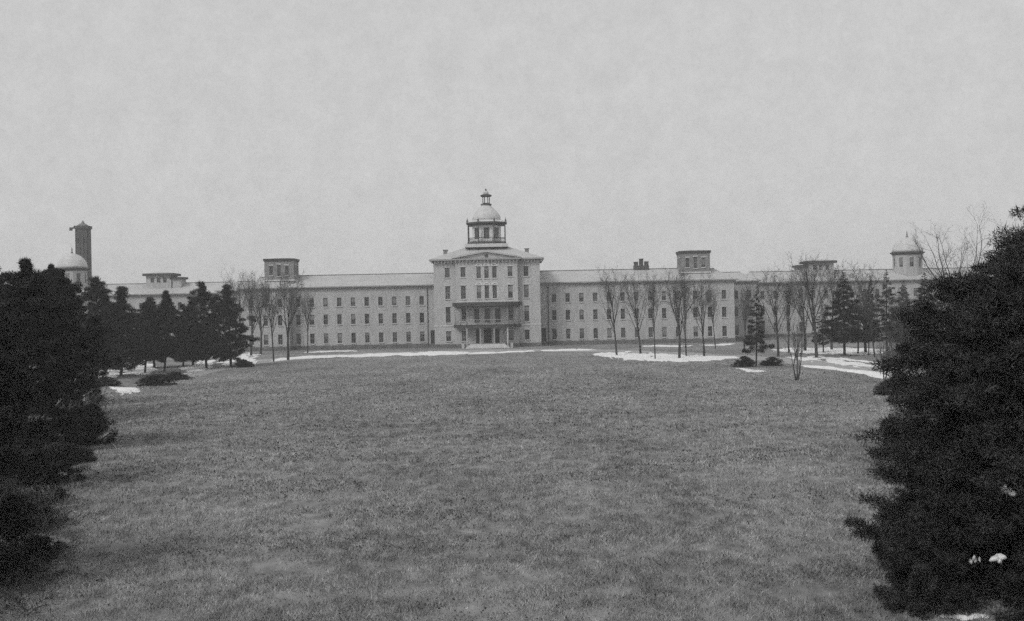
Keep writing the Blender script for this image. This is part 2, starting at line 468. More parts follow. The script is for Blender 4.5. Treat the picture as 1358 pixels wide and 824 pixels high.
ROWS = [(2.5, 2.3), (6.75, 2.3), (10.65, 2.0)]
def block(name, label, cat, x0, x1, y0, y1, eave, cols, rows, roof=('hip', 3.0), wallm='wall', w=1.0, doors=(), side_cols=(), z0=0.0, corn=0.8, simple=False, group=None, found=True, cornm='cornice'):
    """a storeyed block facing the camera: x0..x1, front y0, back y1"""
    root = empty(name, ((x0+x1)/2, y0, 0), label, cat, group)
    ops = [(c-x0, z, w, h) for c in cols for z, h in rows]
    dops = [(c-x0, dz+dh/2, dw, dh) for c, dz, dw, dh in doors]
    b = MB()
    opening_wall(b, (x0, y0), (1, 0), x1-x0, z0, eave, ops+dops)
    sops = [(s, z, w, h) for s in side_cols for z, h in rows]
    opening_wall(b, (x1, y0), (0, 1), y1-y0, z0, eave, sops)
    opening_wall(b, (x0, y1), (0, -1), y1-y0, z0, eave, sops)
    opening_wall(b, (x1, y1), (-1, 0), x1-x0, z0, eave, [])
    local(root, b).build('wall', wallm, root)
    for u, z, ww, h in ops: add_window(root, (x0, y0), (1, 0), u, z, ww, h, sill=not simple)
    for u, z, ww, h in sops:
        add_window(root, (x1, y0), (0, 1), u, z, ww, h, sill=False)
        add_window(root, (x0, y1), (0, -1), u, z, ww, h, sill=False)
    for u, z, ww, h in dops:
        d = MB()
        d.box(-ww/2, ww/2, 0, .06, -h/2, h/2)
        d.box(-ww/2+.12, ww/2-.12, -.03, .0, -h/2+.2, -.1).box(-ww/2+.12, ww/2-.12, -.03, .0, .1, h/2-.2)
        o = d.build('door', 'door', root); o.location = Vector((x0+u, y0+.2, z)) - root.location
    if found:
        local(root, ring(MB(), x0, x1, y0, y1, -.3, .9, .12)).build('foundation', 'base', root)
    c = MB(); ring(c, x0, x1, y0, y1, eave, eave+.35, corn*.45); ring(c, x0, x1, y0, y1, eave+.352, eave+.6, corn)
    local(root, c).build('cornice', cornm, root)
    if roof[0] == 'hip':
        e = corn-.08
        ym = (y0+y1)/2
        rise = roof[1]; ins = roof[2] if len(roof) > 2 else (y1-y0)/2
        local(root, hip(MB(), x0-e, x1+e, y0-e, y1+e, eave+.605, eave+.6+rise, ins)).build('roof', 'slate', root)
        if x1-x0 > 2*ins+1:
            r = MB().bar((x0-e+ins, ym, eave+.6+rise), (x1+e-ins, ym, eave+.6+rise), .16)
            local(root, r).build('ridge_cap', 'ridge', root)
    return root

SIDE = {-1: 'left', 1: 'right'}
for s in (-1, 1):
    sd = SIDE[s]
    lo, hi = sorted((XC + s*11.7, XC + s*44.2))
    cols = [XC + s*(14.9 + 3.1*k) for k in range(10)]
    wing = block('hospital_wing', f'three-storey {sd} inner wing of pale brick between the domed block and the square tower', 'building wing',
          lo, hi, YW, YW+14, 13.6, cols, ROWS, ('hip', 2.75, .4), doors=[(XC+s*12.5, .3, 1.0, 3.6)], group='wings of the long building')
    lx = wing.location.x
    dp = MB().bar((XC+s*13.6-lx, -.15, .3), (XC+s*13.6-lx, -.15, 13.4), .09)
    dp.build('downspout', 'iron', wing)
    # corner pavilion and the square tower rising from it
    lo, hi = sorted((XC + s*44.3, XC + s*55.0))
    block('corner_pavilion', f'projecting hip-roofed pavilion below the square tower on the {sd}', 'building wing',
          lo, hi, YW-3.2, YW+15, 13.5, [XC + s*(46.3+3.2*k) for k in range(3)], ROWS, ('hip', 2.6, 3.6), side_cols=(1.7,), group='wings of the long building')
    tx = XC + s*47.2
    t = empty('square_tower', (tx, YW+1.5, 14.0), f'square flat-topped brick tower with arched windows above the {sd} wing end', 'tower', 'roof towers of the long building')
    tw = MB(); ops = [(1.5, 18.1, .8, 2.2), (3.3, 18.1, .8, 2.6), (5.1, 18.1, .8, 2.2)]
    hw = 3.3
    opening_wall(tw, (tx-hw, YW+1.5), (1, 0), 2*hw, 13.9, 20.2, ops)
    opening_wall(tw, (tx+hw, YW+1.5), (0, 1), 2*hw, 13.9, 20.2, ops)
    opening_wall(tw, (tx-hw, YW+1.5+2*hw), (0, -1), 2*hw, 13.9, 20.2, ops)
    opening_wall(tw, (tx+hw, YW+1.5+2*hw), (-1, 0), 2*hw, 13.9, 20.2, [])
    local(t, tw).build('wall', 'tower', t)
    for O, d in (((tx-hw, YW+1.5), (1, 0)), ((tx+hw, YW+1.5), (0, 1)), ((tx-hw, YW+1.5+2*hw), (0, -1))):
        for u, z, w, h in ops: add_window(t, O, d, u, z, w, h, lintel=True)
    local(t, ring(MB(), tx-hw, tx+hw, YW+1.5, YW+1.5+2*hw, 15.7, 16.0, .15)).build('belt_course', 'stone', t)
    c = MB(); ring(c, tx-hw, tx+hw, YW+1.5, YW+1.5+2*hw, 20.2, 20.45, .18); ring(c, tx-hw, tx+hw, YW+1.5, YW+1.5+2*hw, 20.452, 20.75, .26)
    local(t, c).build('cornice', 'dark_cornice', t)
    local(t, hip(MB(), tx-hw-.3, tx+hw+.3, YW+1.2, YW+1.8+2*hw, 20.755, 20.95, 2.4, 1.2)).build('roof', 'ridge', t)
    # link block, then the outer wing set further back
    lo, hi = sorted((XC + s*55.1, XC + s*62.0))
    block('link_block', f'short link block with lower roof just beyond the {sd} square tower', 'building wing',
          lo, hi, YW+6, YW+34, 13.3, [XC + s*(57.0+3.1*k) for k in range(2)], ROWS, ('hip', 2.3, 2.0), group='wings of the long building')
    YO = YW+31
    lo, hi = sorted((XC + s*62.1, XC + s*134))
    block('outer_wing', f'long outer wing set back behind the trees on the {sd}', 'building wing',
          lo, hi, YO, YO+14, 13.3, [XC + s*(65.0+3.2*k) for k in range(21)], ROWS, ('hip', 2.75, 5.0), simple=True, group='wings of the long building')
    # flat-topped stair tower on the outer wing
    fx = XC + s*82.6
    t = empty('stair_tower', (fx, YO+3, 14), f'low flat-topped tower with broad dark eaves on the {sd} outer wing', 'tower', 'roof towers of the long building')
    a, b = fx-2.0*1, fx+4.4
    if s < 0: a, b = fx-4.4, fx+2.0
    m = MB()
    opening_wall(m, (a, YO+3), (1, 0), b-a, 13.4, 18.5, [(1.6, 17.4, .9, 1.3), (3.2, 17.4, .9, 1.3), (4.8, 17.4, .9, 1.3)])
    m.box(a, b, YO+3.6, YO+9, 13.4, 18.49)
    local(t, m).build('wall', 'wall', t)
    for u in (1.6, 3.2, 4.8): add_window(t, (a, YO+3), (1, 0), u, 17.4, .9, 1.3, sill=False)
    local(t, ring(MB(), a, b, YO+3, YO+9, 18.5, 19.1, .7)).build('eaves', 'dark_cornice', t)
    local(t, hip(MB(), a-.5, b+.5, YO+2.5, YO+9.5, 19.105, 19.5, 2.2, .8)).build('roof', 'slate', t)
    a2, b2 = (fx-4.4, fx-2.1) if s > 0 else (fx+2.1, fx+4.4)
    an = local(t, MB().box(a2, b2, YO+3.3, YO+8, 13.4, 17.6)).build('annex', 'wall', t)
    local(t, MB().box(a2-.5, b2+.5 if s < 0 else b2-.05, YO+2.8, YO+8.4, 17.605, 18.1)).build('annex_eaves', 'dark_cornice', t)
    # domed tower on the far end
    dx = XC + s*106.3; YD = YO+5
    t = empty('domed_tower', (dx, YD, 14), f'octagonal tower with snowy white dome on the far {sd} outer wing', 'tower', 'roof towers of the long building')
    m = MB(); R = 3.65
    for k in range(8):
        a0 = math.pi/8 + k*math.pi/4; a1 = a0 + math.pi/4
        p, q = Vector((dx+R*math.cos(a0), YD+R*math.sin(a0))), Vector((dx+R*math.cos(a1), YD+R*math.sin(a1)))
        d = (q-p).normalized(); L = (q-p).length
        opening_wall(m, p, d, L, 13.4, 20.2, [(L/2, 18.3, 1.0, 2.4)], .2)
    local(t, m).build('wall', 'wall', t)
    for k in range(8):
        a0 = math.pi/8 + k*math.pi/4; a1 = a0 + math.pi/4
        p, q = Vector((dx+R*math.cos(a0), YD+R*math.sin(a0))), Vector((dx+R*math.cos(a1), YD+R*math.sin(a1)))
        add_window(t, p, (q-p).normalized(), (q-p).length/2, 18.3, 1.0, 2.4, deep=.16, sill=False)
    local(t, MB().lathe([(3.8, 20.2), (3.9, 20.5), (4.25, 20.55), (4.3, 20.9)], 8, dx, YD, math.pi/8)).build('cornice', 'dark_cornice', t)
    local(t, MB().lathe([(3.85, 20.905), (3.75, 21.5), (3.45, 22.4), (2.9, 23.3), (2.1, 24.0), (1.1, 24.5), (.3, 24.7)], 24, dx, YD)).build('dome', 'tin', t, True)
    local(t, MB().lathe([(.28, 24.7), (.35, 24.9), (.12, 25.2), (.18, 25.6), (.03, 26.4)], 8, dx, YD)).build('finial', 'ridge', t)

# ---- the central block
YC = YW - 6.5
cw = 11.7
rows_c = [(2.6, 2.2), (7.3, 3.5), (12.2, 2.9), (16.6, 2.2)]
root = empty('central_block', (XC, YC, 0), 'tall four-storey central entrance block with low pediment, below the white cupola', 'building')
def cwin(O, u, rows, w=1.05, lint=True):
    for z, h in rows: add_window(root, O, (1, 0), u, z, w, h, lintel=lint)
b = MB(); bx = 6.8; YB = YC-1.6
EV = 18.9
left_ops = [(3.05, z, 1.05, h) for z, h in rows_c]
opening_wall(b, (XC-cw, YC), (1, 0), cw-bx, 0, EV, left_ops)
right_ops = [(cw-bx-3.05+.0, z, 1.05, h) for z, h in rows_c]
opening_wall(b, (XC+bx, YC), (1, 0), cw-bx, 0, EV, right_ops)
opening_wall(b, (XC+bx, YB), (0, 1), 1.6, 0, EV, [])
opening_wall(b, (XC-bx, YC), (0, -1), 1.6, 0, EV, [])
sops = [(u, z, 1.05, h) for u in (4, 8.5, 13, 17.5) for z, h in rows_c[3:]] + [(3.2, z, 1.05, h) for z, h in rows_c[:3]]
opening_wall(b, (XC+cw, YC), (0, 1), 24, 0, EV, sops)
opening_wall(b, (XC-cw, YC+24), (0, -1), 24, 0, EV, [(24-u, z, w, h) for u, z, w, h in sops])
opening_wall(b, (XC+cw, YC+24), (-1, 0), 2*cw, 0, EV, [])
bay_ops = []
for c in (-5.15, 5.15): bay_ops += [(bx+c, 2.6, 1.05, 2.2), (bx+c, 7.3, 1.05, 3.0), (bx+c, 12.2, 1.05, 2.9), (bx+c, 16.6, 1.05, 2.2)]
for c in (-1.72, 0, 1.72): bay_ops += [(bx+c, 12.2, .95, 2.9), (bx+c, 16.5, .95, 2.6)]
for c in (-2.3, 0, 2.3): bay_ops += [(bx+c, 7.0, 1.2, 3.2)]
door_ops = [(bx-2.0, 2.55, 1.1, 3.1), (bx, 2.75, 1.7, 3.5), (bx+2.0, 2.55, 1.1, 3.1)]
opening_wall(b, (XC-bx, YB), (1, 0), 2*bx, 0, EV, bay_ops+door_ops)
local(root, b).build('wall', 'wall_c', root)
for u, z, w, h in left_ops: add_window(root, (XC-cw, YC), (1, 0), u, z, w, h, lintel=True)
for u, z, w, h in right_ops: add_window(root, (XC+bx, YC), (1, 0), u, z, w, h, lintel=True)
for u, z, w, h in bay_ops: add_window(root, (XC-bx, YB), (1, 0), u, z, w, h, lintel=True)
for u, z, w, h in sops:
    add_window(root, (XC+cw, YC), (0, 1), u, z, w, h)
    add_window(root, (XC-cw, YC+24), (0, -1), 24-u, z, w, h)
for u, z, w, h in door_ops:
    d = MB().box(-w/2, w/2, 0, .06, -h/2, h/2)
    for sx in (-1, 1):
        x0, x1 = sorted((sx*.06, sx*(w/2-.1)))
        d.box(x0, x1, -.04, 0, -h/2+.2, -.15).box(x0, x1, -.04, 0, .05, h/2-.6)
    o = d.build('door', 'door', root); o.location = Vector((XC-bx+u, YB+.2, z)) - root.location
# arched hoods over the triple windows
for c in (-1.72, 0, 1.72):
    for zz in (17.85, 13.7):
        h = MB(); n = 8
        for k in range(n):
            a0, a1 = math.pi*k/n, math.pi*(k+1)/n
            pts = [(r*math.cos(a), r*.75*math.sin(a)) for r, a in ((.55, a0), (.8, a0), (.8, a1), (.55, a1))]
            i = len(h.v)
            for y in (-.14, .0):
                h.v += [(x, y, z) for x, z in pts]
            for q in ((0,1,2,3), (7,6,5,4), (0,4,5,1), (1,5,6,2), (2,6,7,3), (3,7,4,0)): h.f.append([i+a for a in q])
        o = h.build('arched_hood', 'white', root); o.location = Vector((XC+c, YB-.004, zz)) - root.location
f = MB(); ring(f, XC-cw, XC+cw, YC, YC+24, -.3, .85, .12); f.box(XC-bx-.12, XC+bx+.12, YB-.12, YC-.125, -.3, .85)
local(root, f).build('foundation', 'base', root)
f = MB(); ring(f, XC-cw, XC+cw, YC, YC+24, 4.75, 5.05, .1); f.box(XC-bx-.1, XC+bx+.1, YB-.1, YC-.105, 4.75, 5.05)
local(root, f).build('belt_course', 'stone', root)
f = MB(); ring(f, XC-cw, XC+cw, YC, YC+24, EV, EV+.3, .35); ring(f, XC-cw, XC+cw, YC, YC+24, EV+.303, EV+.65, .95)
f.box(XC-bx-.3, XC+bx+.3, YB-.3, YC-.36, EV, EV+.3).box(XC-bx-.7, XC+bx+.7, YB-.75, YC-.955, EV+.305, EV+.65)
local(root, f).build('cornice', 'cornice', root)
br = MB()
for k in range(14):
    for s in (-1, 1):
        x = XC + s*(bx+.9+.36*k) if k < 13 else None
        if x is not None and k % 2 == 0: br.box(x-.09, x+.09, YC-.8, YC-.355, EV-.25, EV+.3)
for k in range(18):
    x = XC - bx + .1 + k*(2*bx-.2)/17
    br.box(x-.09, x+.09, YB-.62, YB-.303, EV-.25, EV+.3)
local(root, br).build('brackets', 'cornice', root)
# pediment over the bay
p = MB(); z0, z1 = EV+.655, EV+1.95; xe = bx+.7; yf = YB-.7; yb = YC+5
tri = [(XC-xe, z0), (XC+xe, z0), (XC, z1)]
p.poly([(x, yf+.5, z) for x, z in tri]); 
p.poly([(XC-xe, yf+.5, z0), (XC, yf+.5, z1), (XC, yb, z1), (XC-xe, yb, z0)])
p.poly([(XC, yf+.5, z1), (XC+xe, yf+.5, z0), (XC+xe, yb, z0), (XC, yb, z1)])
local(root, p).build('pediment', 'wall_c', root)
p = MB()
for s in (-1, 1):
    A, B = Vector((XC+s*(xe+.1), 0, z0+.02)), Vector((XC, 0, z1+.05))
    q = [A, B, B+Vector((0, 0, .38)), A+Vector((0, 0, .30))]
    i = len(p.v)
    p.v += [(v.x, yf, v.z) for v in q] + [(v.x, yb, v.z) for v in q]
    for fc in ((0,1,2,3), (7,6,5,4), (0,4,5,1), (1,5,6,2), (2,6,7,3), (3,7,4,0)): p.f.append([i+a for a in fc])
local(root, p).build('pediment_roof', 'slate', root)
m = MB()
for k in range(16):
    a0, a1 = 2*math.pi*k/16, 2*math.pi*(k+1)/16
    m.poly([(.4*math.cos(a0), -.06, .4*math.sin(a0)), (.4*math.cos(a1), -.06, .4*math.sin(a1)), (.0, -.06, 0)], True)
o = m.build('round_window', 'glass', root); o.location = Vector((XC, yf+.49, z0+.55)) - root.location
local(root, hip(MB(), XC-cw-.85, XC+cw+.85, YC-.85, YC+24.85, EV+.655, EV+3.45, 7.4, 5.0)).build('roof', 'slate', root)
for x in (-9.3, 9.0):
    c = MB().box(-.45, .45, -.45, .45, -1.0, .75).box(-.58, .58, -.58, .58, .752, .95)
    o = c.build('chimney', 'tower', root); o.location = Vector((XC+x, YC+6.0, EV+2.1)) - root.location

# ---- porch with balcony
pr = empty('entrance_porch', (XC, YB, 0), 'two-storey iron and wood porch with canted balcony over the entrance', 'porch')
PX, PF, PDp = 7.2, 4.4, 3.6
def plan(g=0.0, back=-.02):
    return [(-PX-g, back), (-PF-g*.6, -PDp-g), (PF+g*.6, -PDp-g), (PX+g, back)]
MB().prism(plan(.2), 4.4, 5.12).build('balcony_floor', 'iron', pr)
MB().prism(plan(.0), 5.125, 5.19).build('floor_boards', 'stone', pr)
MB().prism(plan(.4), 9.1, 9.95).build('roof_edge', 'iron', pr)
m = MB(); lo_, hi_ = plan(.3), [(-PX+1.5, -.02), (-PF+1.0, -1.6), (PF-1.0, -1.6), (PX-1.5, -.02)]
for k in range(4):
    j = (k+1) % 4
    m.poly([(*lo_[k], 9.955), (*lo_[j], 9.955), (*hi_[j], 10.25), (*hi_[k], 10.25)])
m.poly([(*p_, 10.25) for p_ in hi_])
m.build('porch_roof', 'slate', pr)
posts = [(-PX+.15, -.25), (-PF, -PDp+.15), (-1.5, -PDp+.15), (1.5, -PDp+.15), (PF, -PDp+.15), (PX-.15, -.25), (-(PX+PF)/2, -PDp/2+.1), ((PX+PF)/2, -PDp/2+.1)]
for x, y in posts:
    m = MB().bar((x, y, 5.19), (x, y, 9.1), .085, 8).lathe([(.2, 5.19), (.2, 5.5), (.1, 5.6)], 8, x, y).lathe([(.1, 8.8), (.22, 9.05), (.22, 9.1)], 8, x, y)
    m.build('post', 'tower', pr)
    if abs(x) < 5:
        MB().lathe([(.3, .1), (.3, .45), (.2, .5), (.17, 4.3), (.28, 4.25), (.3, 4.4)], 12, x, y).build('column', 'cornice' if abs(x) < 2 else 'wall', pr, False)
rl = plan(-.1)
for k in range(3):
    a, b2 = Vector((*rl[k], 0)), Vector((*rl[k+1], 0))
    m = MB().bar(a+Vector((0,0,6.15)), b2+Vector((0,0,6.15)), .06, 6).bar(a+Vector((0,0,5.35)), b2+Vector((0,0,5.35)), .04, 6)
    n = int((b2-a).length/.28)
    for q in range(1, n):
        c = a.lerp(b2, q/n); m.bar(c+Vector((0,0,5.35)), c+Vector((0,0,6.15)), .022, 4)
    m.build('railing', 'cornice', pr)
    m = MB()
    n2 = 6
    for q in range(n2):                      # scalloped frieze under the roof
        c0, c1 = a.lerp(b2, q/n2), a.lerp(b2, (q+1)/n2); mid = (c0+c1)/2
        m.poly([c0+Vector((0,0,8.7)), c0+Vector((0,0,9.09)), c1+Vector((0,0,9.09)), c1+Vector((0,0,8.7)), mid+Vector((0,0,8.95))], True)
    m.build('frieze', 'iron', pr)
# ---- steps
st = empty('entrance_steps', (XC, YB-PDp, 0), 'broad pale stone steps leading up to the entrance doors', 'steps')
for k in range(5):
    w = 4.8 - .25*k
    MB().box(-w, w, -2.2+.42*k, .2 if k < 4 else 3.3, .0 if k == 0 else .17*k+.002, .17*(k+1)).build('step', 'stone', st)
for s in (-1, 1):
    x0, x1 = sorted((s*4.95, s*5.5))
    MB().box(x0, x1, -2.4, .3, 0, 1.05).build('cheek_wall', 'wall_c', st)

# ---- cupola
YQ = YC + 9.5
cu = empty('cupola', (XC, YQ, 22.2), 'round white-domed cupola with balustrade and finial on the central block', 'cupola')
Z0 = EV+3.455-22.2
MB().box(-4.9, 4.9, -4.9, 4.9, Z0, Z0+.75).build('plinth', 'stone', cu)
MB().prism([(4.75*math.cos(math.pi/8+k*math.pi/4), 4.75*math.sin(math.pi/8+k*math.pi/4)) for k in range(8)], Z0+.755, Z0+1.25).build('gallery_floor', 'dark_cornice', cu)
m = MB(); ZB = Z0+1.25; ZT = 5.15; R = 3.5
oc = [(R*math.cos(math.pi/8+k*math.pi/4), R*math.sin(math.pi/8+k*math.pi/4)) for k in range(8)]
for k in range(8):
    p, q = Vector(oc[k]), Vector(oc[(k+1) % 8]); L = (q-p).length
    opening_wall(m, p, (q-p).normalized(), L, ZB, ZT, [(L/2, (ZB+ZT)/2+.1, 1.3, 2.6)], .2)
m.build('drum', 'white', cu)
zc = (ZB+ZT)/2+.1
for k in range(8):
    p, q = Vector(oc[k]), Vector(oc[(k+1) % 8]); u = (q-p).normalized()
    inn = Vector((-u.y, u.x)); c = (p+q)/2 + inn*.14
    o = link('window', window_meshes(1.3, 2.6)[0], 'frame', cu, (c.x, c.y, zc)); o.rotation_euler.z = math.atan2(u.y, u.x)
    link('pane', window_meshes(1.3, 2.6)[1], 'glass', o)
for k in range(8):
    a = math.pi/8 + k*math.pi/4; x, y = 4.5*math.cos(a), 4.5*math.sin(a)
    MB().box(x-.13, x+.13, y-.13, y+.13, ZB, ZT+.02).build('post', 'dark_cornice', cu)
    a1 = a + math.pi/4; A, B = Vector((x, y, 0)), Vector((4.5*math.cos(a1), 4.5*math.sin(a1), 0))
    m = MB().bar(A+Vector((0,0,ZB+.95)), B+Vector((0,0,ZB+.95)), .06).bar(A+Vector((0,0,ZB+.12)), B+Vector((0,0,ZB+.12)), .05)
    for q in range(1, 9):
        c = A.lerp(B, q/9); m.bar(c+Vector((0,0,ZB+.12)), c+Vector((0,0,ZB+.95)), .035, 4)
    m.build('balustrade', 'dark_cornice', cu)
o8 = math.pi/8
MB().lathe([(4.5, ZT+.025), (4.55, ZT+.35), (4.95, ZT+.4), (5.0, ZT+.75)], 8, 0, 0, o8).build('cornice', 'dark_cornice', cu)
MB().lathe([(4.95, ZT+.755), (3.7, ZT+1.25)], 8, 0, 0, o8).build('cupola_roof', 'tin', cu)
for k in range(8):
    a = o8 + k*math.pi/4
    MB().lathe([(.14, ZT+.755), (.2, ZT+1.1), (.06, ZT+1.45), (.02, ZT+1.9)], 6, 4.7*math.cos(a), 4.7*math.sin(a)).build('pinnacle', 'dark_cornice', cu)
MB().lathe([(3.25, ZT+1.2), (3.25, ZT+1.7), (3.05, ZT+2.4), (2.6, ZT+3.1), (1.95, ZT+3.7), (1.45, ZT+4.15), (1.18, ZT+4.5), (1.05, ZT+4.75)], 32).build('dome', 'tin', cu, True)
zl = ZT+4.755
MB().lathe([(1.25, zl), (1.25, zl+.25), (.7, zl+.28), (.7, zl+.5)], 12).build('lantern_base', 'dark_cornice', cu)
for k in range(6):
    a = k*math.pi/3
    MB().bar((.75*math.cos(a), .75*math.sin(a), zl+.25), (.75*math.cos(a), .75*math.sin(a), zl+1.9), .09, 6).build('lantern_post', 'dark_cornice', cu)
MB().lathe([(1.1, zl+1.9), (1.3, zl+2.05), (1.3, zl+2.3), (.7, zl+2.5)], 12).build('lantern_cap', 'dark_cornice', cu)
MB().lathe([(.55, zl+2.505), (.6, zl+2.9), (.3, zl+3.3)], 12).build('lantern_dome', 'tin', cu)
MB().lathe([(.2, zl+3.3), (.25, zl+3.5), (.05, zl+3.7), (.03, zl+4.1)], 6).build('finial', 'iron', cu)

# ---- chimney stack on the right wing's ridge
ch = empty('roof_chimney', (XC+(850.5-647.3)*.1745, YW+7, 16.6), 'dark three-flue chimney on the right wing ridge', 'chimney')
MB().box(-1.75, 1.75, -.6, .6, -.6, 1.2).build('stack', 'stack', ch)
for x, h in ((-1.2, 1.9), (0, 2.6), (1.2, 1.95)):
    MB().box(x-.46, x+.46, -.42, .42, 1.202, h).box(x-.5, x+.5, -.5, .5, h+.002, h+.2).build('flue', 'stack', ch)

# ---- the tall chimney tower behind the left domed tower
D = 372.0; k = D/FPX
P0 = at(110.0, 300, D)
ct = empty('chimney_tower', (P0.x, D, 0), 'tall dark brick chimney tower with pointed cap and bracket, behind the left dome', 'tower')
zt = P0.z; hw = 7.9*k
MB().prism([(-hw*1.08, -hw*1.08), (hw*1.08, -hw*1.08), (hw*1.08, hw*1.08), (-hw*1.08, hw*1.08)], 0, zt*.45).build('base', 'stack', ct)
m = MB(); opening_wall(m, (-hw, -hw), (1, 0), 2*hw, zt*.45+.002, zt-.9, [(hw*.6, zt-4.5, .6, 1.6), (hw*1.4, zt-4.5, .6, 1.6)])
m.box(-hw, hw, -hw+.5, hw, zt*.45+.002, zt-.9)
m.build('shaft', 'stack', ct)
for xx in (-.75, -.25, .25, .75):
    MB().box(xx*hw*1.15-.14, xx*hw*1.15+.14, -hw-.14, -hw-.002, zt*.45+.01, zt-.95).build('pilaster', 'stack', ct)
MB().box(-hw-.3, hw+.3, -hw-.3, hw+.3, zt-.898, zt).build('cap', 'dark_cornice', ct)
MB().lathe([(hw*1.2, zt+.003), (hw*.3, zt+.9), (.1, zt+1.7)], 4, 0, 0, math.pi/4).build('cap_roof', 'ridge', ct)
m = MB().box(-hw-2.2, -hw-.31, -.3, .3, zt-.75, zt-.35).box(-hw-2.2, -hw-1.5, -.4, .4, zt-1.3, zt-.752)
m.build('bracket', 'iron', ct)

# ------------------------------------------------------------------ trees
def tube_mesh(name, segs, sides):
    S = np.array(segs, dtype=float)               # p0(3) p1(3) r0 r1
    p0, p1, r0, r1 = S[:, :3], S[:, 3:6], S[:, 6], S[:, 7]
    d = p1-p0; d /= np.maximum(np.linalg.norm(d, axis=1, keepdims=True), 1e-6)
    ref = np.where(np.abs(d[:, 2:3]) > .9, np.array([[1., 0, 0]]), np.array([[0, 0, 1.]]))
    u = np.cross(d, ref); u /= np.linalg.norm(u, axis=1, keepdims=True); w = np.cross(d, u)
    n = len(S); V = np.empty((n, 2, sides, 3))
    for k in range(sides):
        a = 2*np.pi*k/sides; o = u*np.cos(a)+w*np.sin(a)
        V[:, 0, k] = p0+o*r0[:, None]; V[:, 1, k] = p1+o*r1[:, None]
    b = np.arange(n)[:, None]*2*sides; F = []
    for k in range(sides):
        j = (k+1) % sides
        F.append(np.concatenate([b+k, b+j, b+sides+j, b+sides+k], 1))
    return np_mesh(name, V.reshape(-1, 3), np.concatenate(F), True)

def grow_bare(seed, H, trunk_frac, n_limb, spread, r0, stems=1, fine=1.0, up=0.25, lo=.62):
    rng = random.Random(seed)
    trunk, limb, twig = [], [], []
    def line(p, d, L, ra, rb, n, wob, trop, out):
        pts = [(p.copy(), ra)]
        q = p.copy(); d = d.normalized()
        for i in range(n):
            d = (d + Vector((rng.gauss(0, wob), rng.gauss(0, wob), rng.gauss(0, wob*.6)+trop))).normalized()
            e = q + d*(L/n); r = ra+(rb-ra)*(i+1)/n
            out.append((*q, *e, pts[-1][1], r))
            q = e; pts.append((q.copy(), r))
        return pts, d
    def kids(pts, lo, n, fn):
        for i in range(n):
            t = lo + (1-lo)*(i+rng.random())/n
            k = min(int(t*(len(pts)-1)), len(pts)-2); fr = t*(len(pts)-1)-k
            a, b = pts[k], pts[k+1]
            fn(a[0].lerp(b[0], fr), (b[0]-a[0]).normalized(), a[1]+(b[1]-a[1])*fr, t)
    def off(d, ang):
        o = d.orthogonal().normalized(); o.rotate(Matrix.Rotation(rng.random()*6.283, 3, d))
        return d*math.cos(ang)+o*math.sin(ang)
    for s in range(stems):
        base = Vector((0, 0, -.2))
        d = Vector((0, 0, 1)) if stems == 1 else (Vector((math.cos(s*6.28/stems+seed), math.sin(s*6.28/stems+seed), 3.6)))
        if stems > 1: base += Vector((d.x, d.y, 0))*.08
        tl = H*trunk_frac
        tp, td = line(base, d, tl, r0/(stems**.5), r0*(.62 if lo > .5 else .3)/(stems**.5), 8, .03, .03, trunk)
        tip = tp[-1]
        def limbs(p, dd, r, t):
            ang = spread*(.6+.6*rng.random())*(1.15-.35*t)
            L = (H-p.z)*(.78+.3*rng.random())/max(.55, math.cos(ang*.6))
            lp, _ = line(p, off(dd, ang), L, r*.5, .012, 8, .09, up*.28, limb)
            def br(p2, d2, r2, t2):
                L2 = L*(.2+.26*rng.random())*(1.15-.65*t2)
                bp, _ = line(p2, off(d2, .45+.4*rng.random()), L2, max(r2*.5, .012), .007, 5, .13, up*.18, limb)
                def tw(p3, d3, r3, t3):
                    L3 = L2*(.25+.3*rng.random())
                    wp, _ = line(p3, off(d3, .4+.5*rng.random()), L3, .009, .005, 3, .16, .05, twig)
                    def t4(p4, d4, r4, tt):
                        line(p4, off(d4, .4+.5*rng.random()), L3*(.3+.35*rng.random()), .006, .003, 2, .2, .03, twig)
                    kids(wp, .2, 3, t4)
                kids(bp, .15, int(7*fine), tw)
            kids(lp, .18, int(9*fine), br)
        nl = max(2, n_limb//stems)
        kids(tp, lo if stems == 1 else .55, nl-2, limbs)
        for _ in range(2): limbs(tip[0], td, tip[1]*1.35, .9)
    return trunk, limb, twig

def tree_root(name, meshes, px, py, top, label, cat, group, H0, rotz, D=None, sx=1.0):
    p = gd(px, py)
    if D: p = at(px, py, D); p.z = 0
    z = at(px, top, p.y).z
    s = z / H0
    r = empty(name, (p.x, p.y, gz(p.x, p.y)), label, cat, group)
    r.scale = (s*sx, s*sx, s); r.rotation_euler = (.035*math.sin(px*1.7), .04*math.sin(px*2.9+1), rotz)
    for nm, me in meshes:
        o = link(nm, me, None, r)
        if nm not in ('trunk', 'crown'): o['kind'] = 'stuff'
    return r
def bare_proto(seed, *a, bark='bark', **kw):
    t, l, w = grow_bare(seed, *a, **kw)
    out = []
    for nm, sg, sd, m in (('trunk', t, 8, bark), ('limbs', l, 5, bark), ('twigs', w, 3, 'bark_pale')):
        me = tube_mesh(nm, sg, sd); me.materials.append(M[m]); out.append((nm, me))
    return out
ELM = [bare_proto(11+i, 14.0, *a, up=u, lo=lo) for i, (a, u, lo) in enumerate([((.66, 15, .42, .24), .3, .4), ((.6, 14, .42, .22), .28, .42), ((.72, 17, .34, .18), .35, .35), ((.56, 13, .48, .26), .22, .42)])]
BIG = bare_proto(31, 14.0, .30, 11, .85, .34, up=.12)
FORK = [bare_proto(41+i, 6.0, .26, 9, .42, .2, stems=3, fine=.8, up=.25) for i in range(2)]

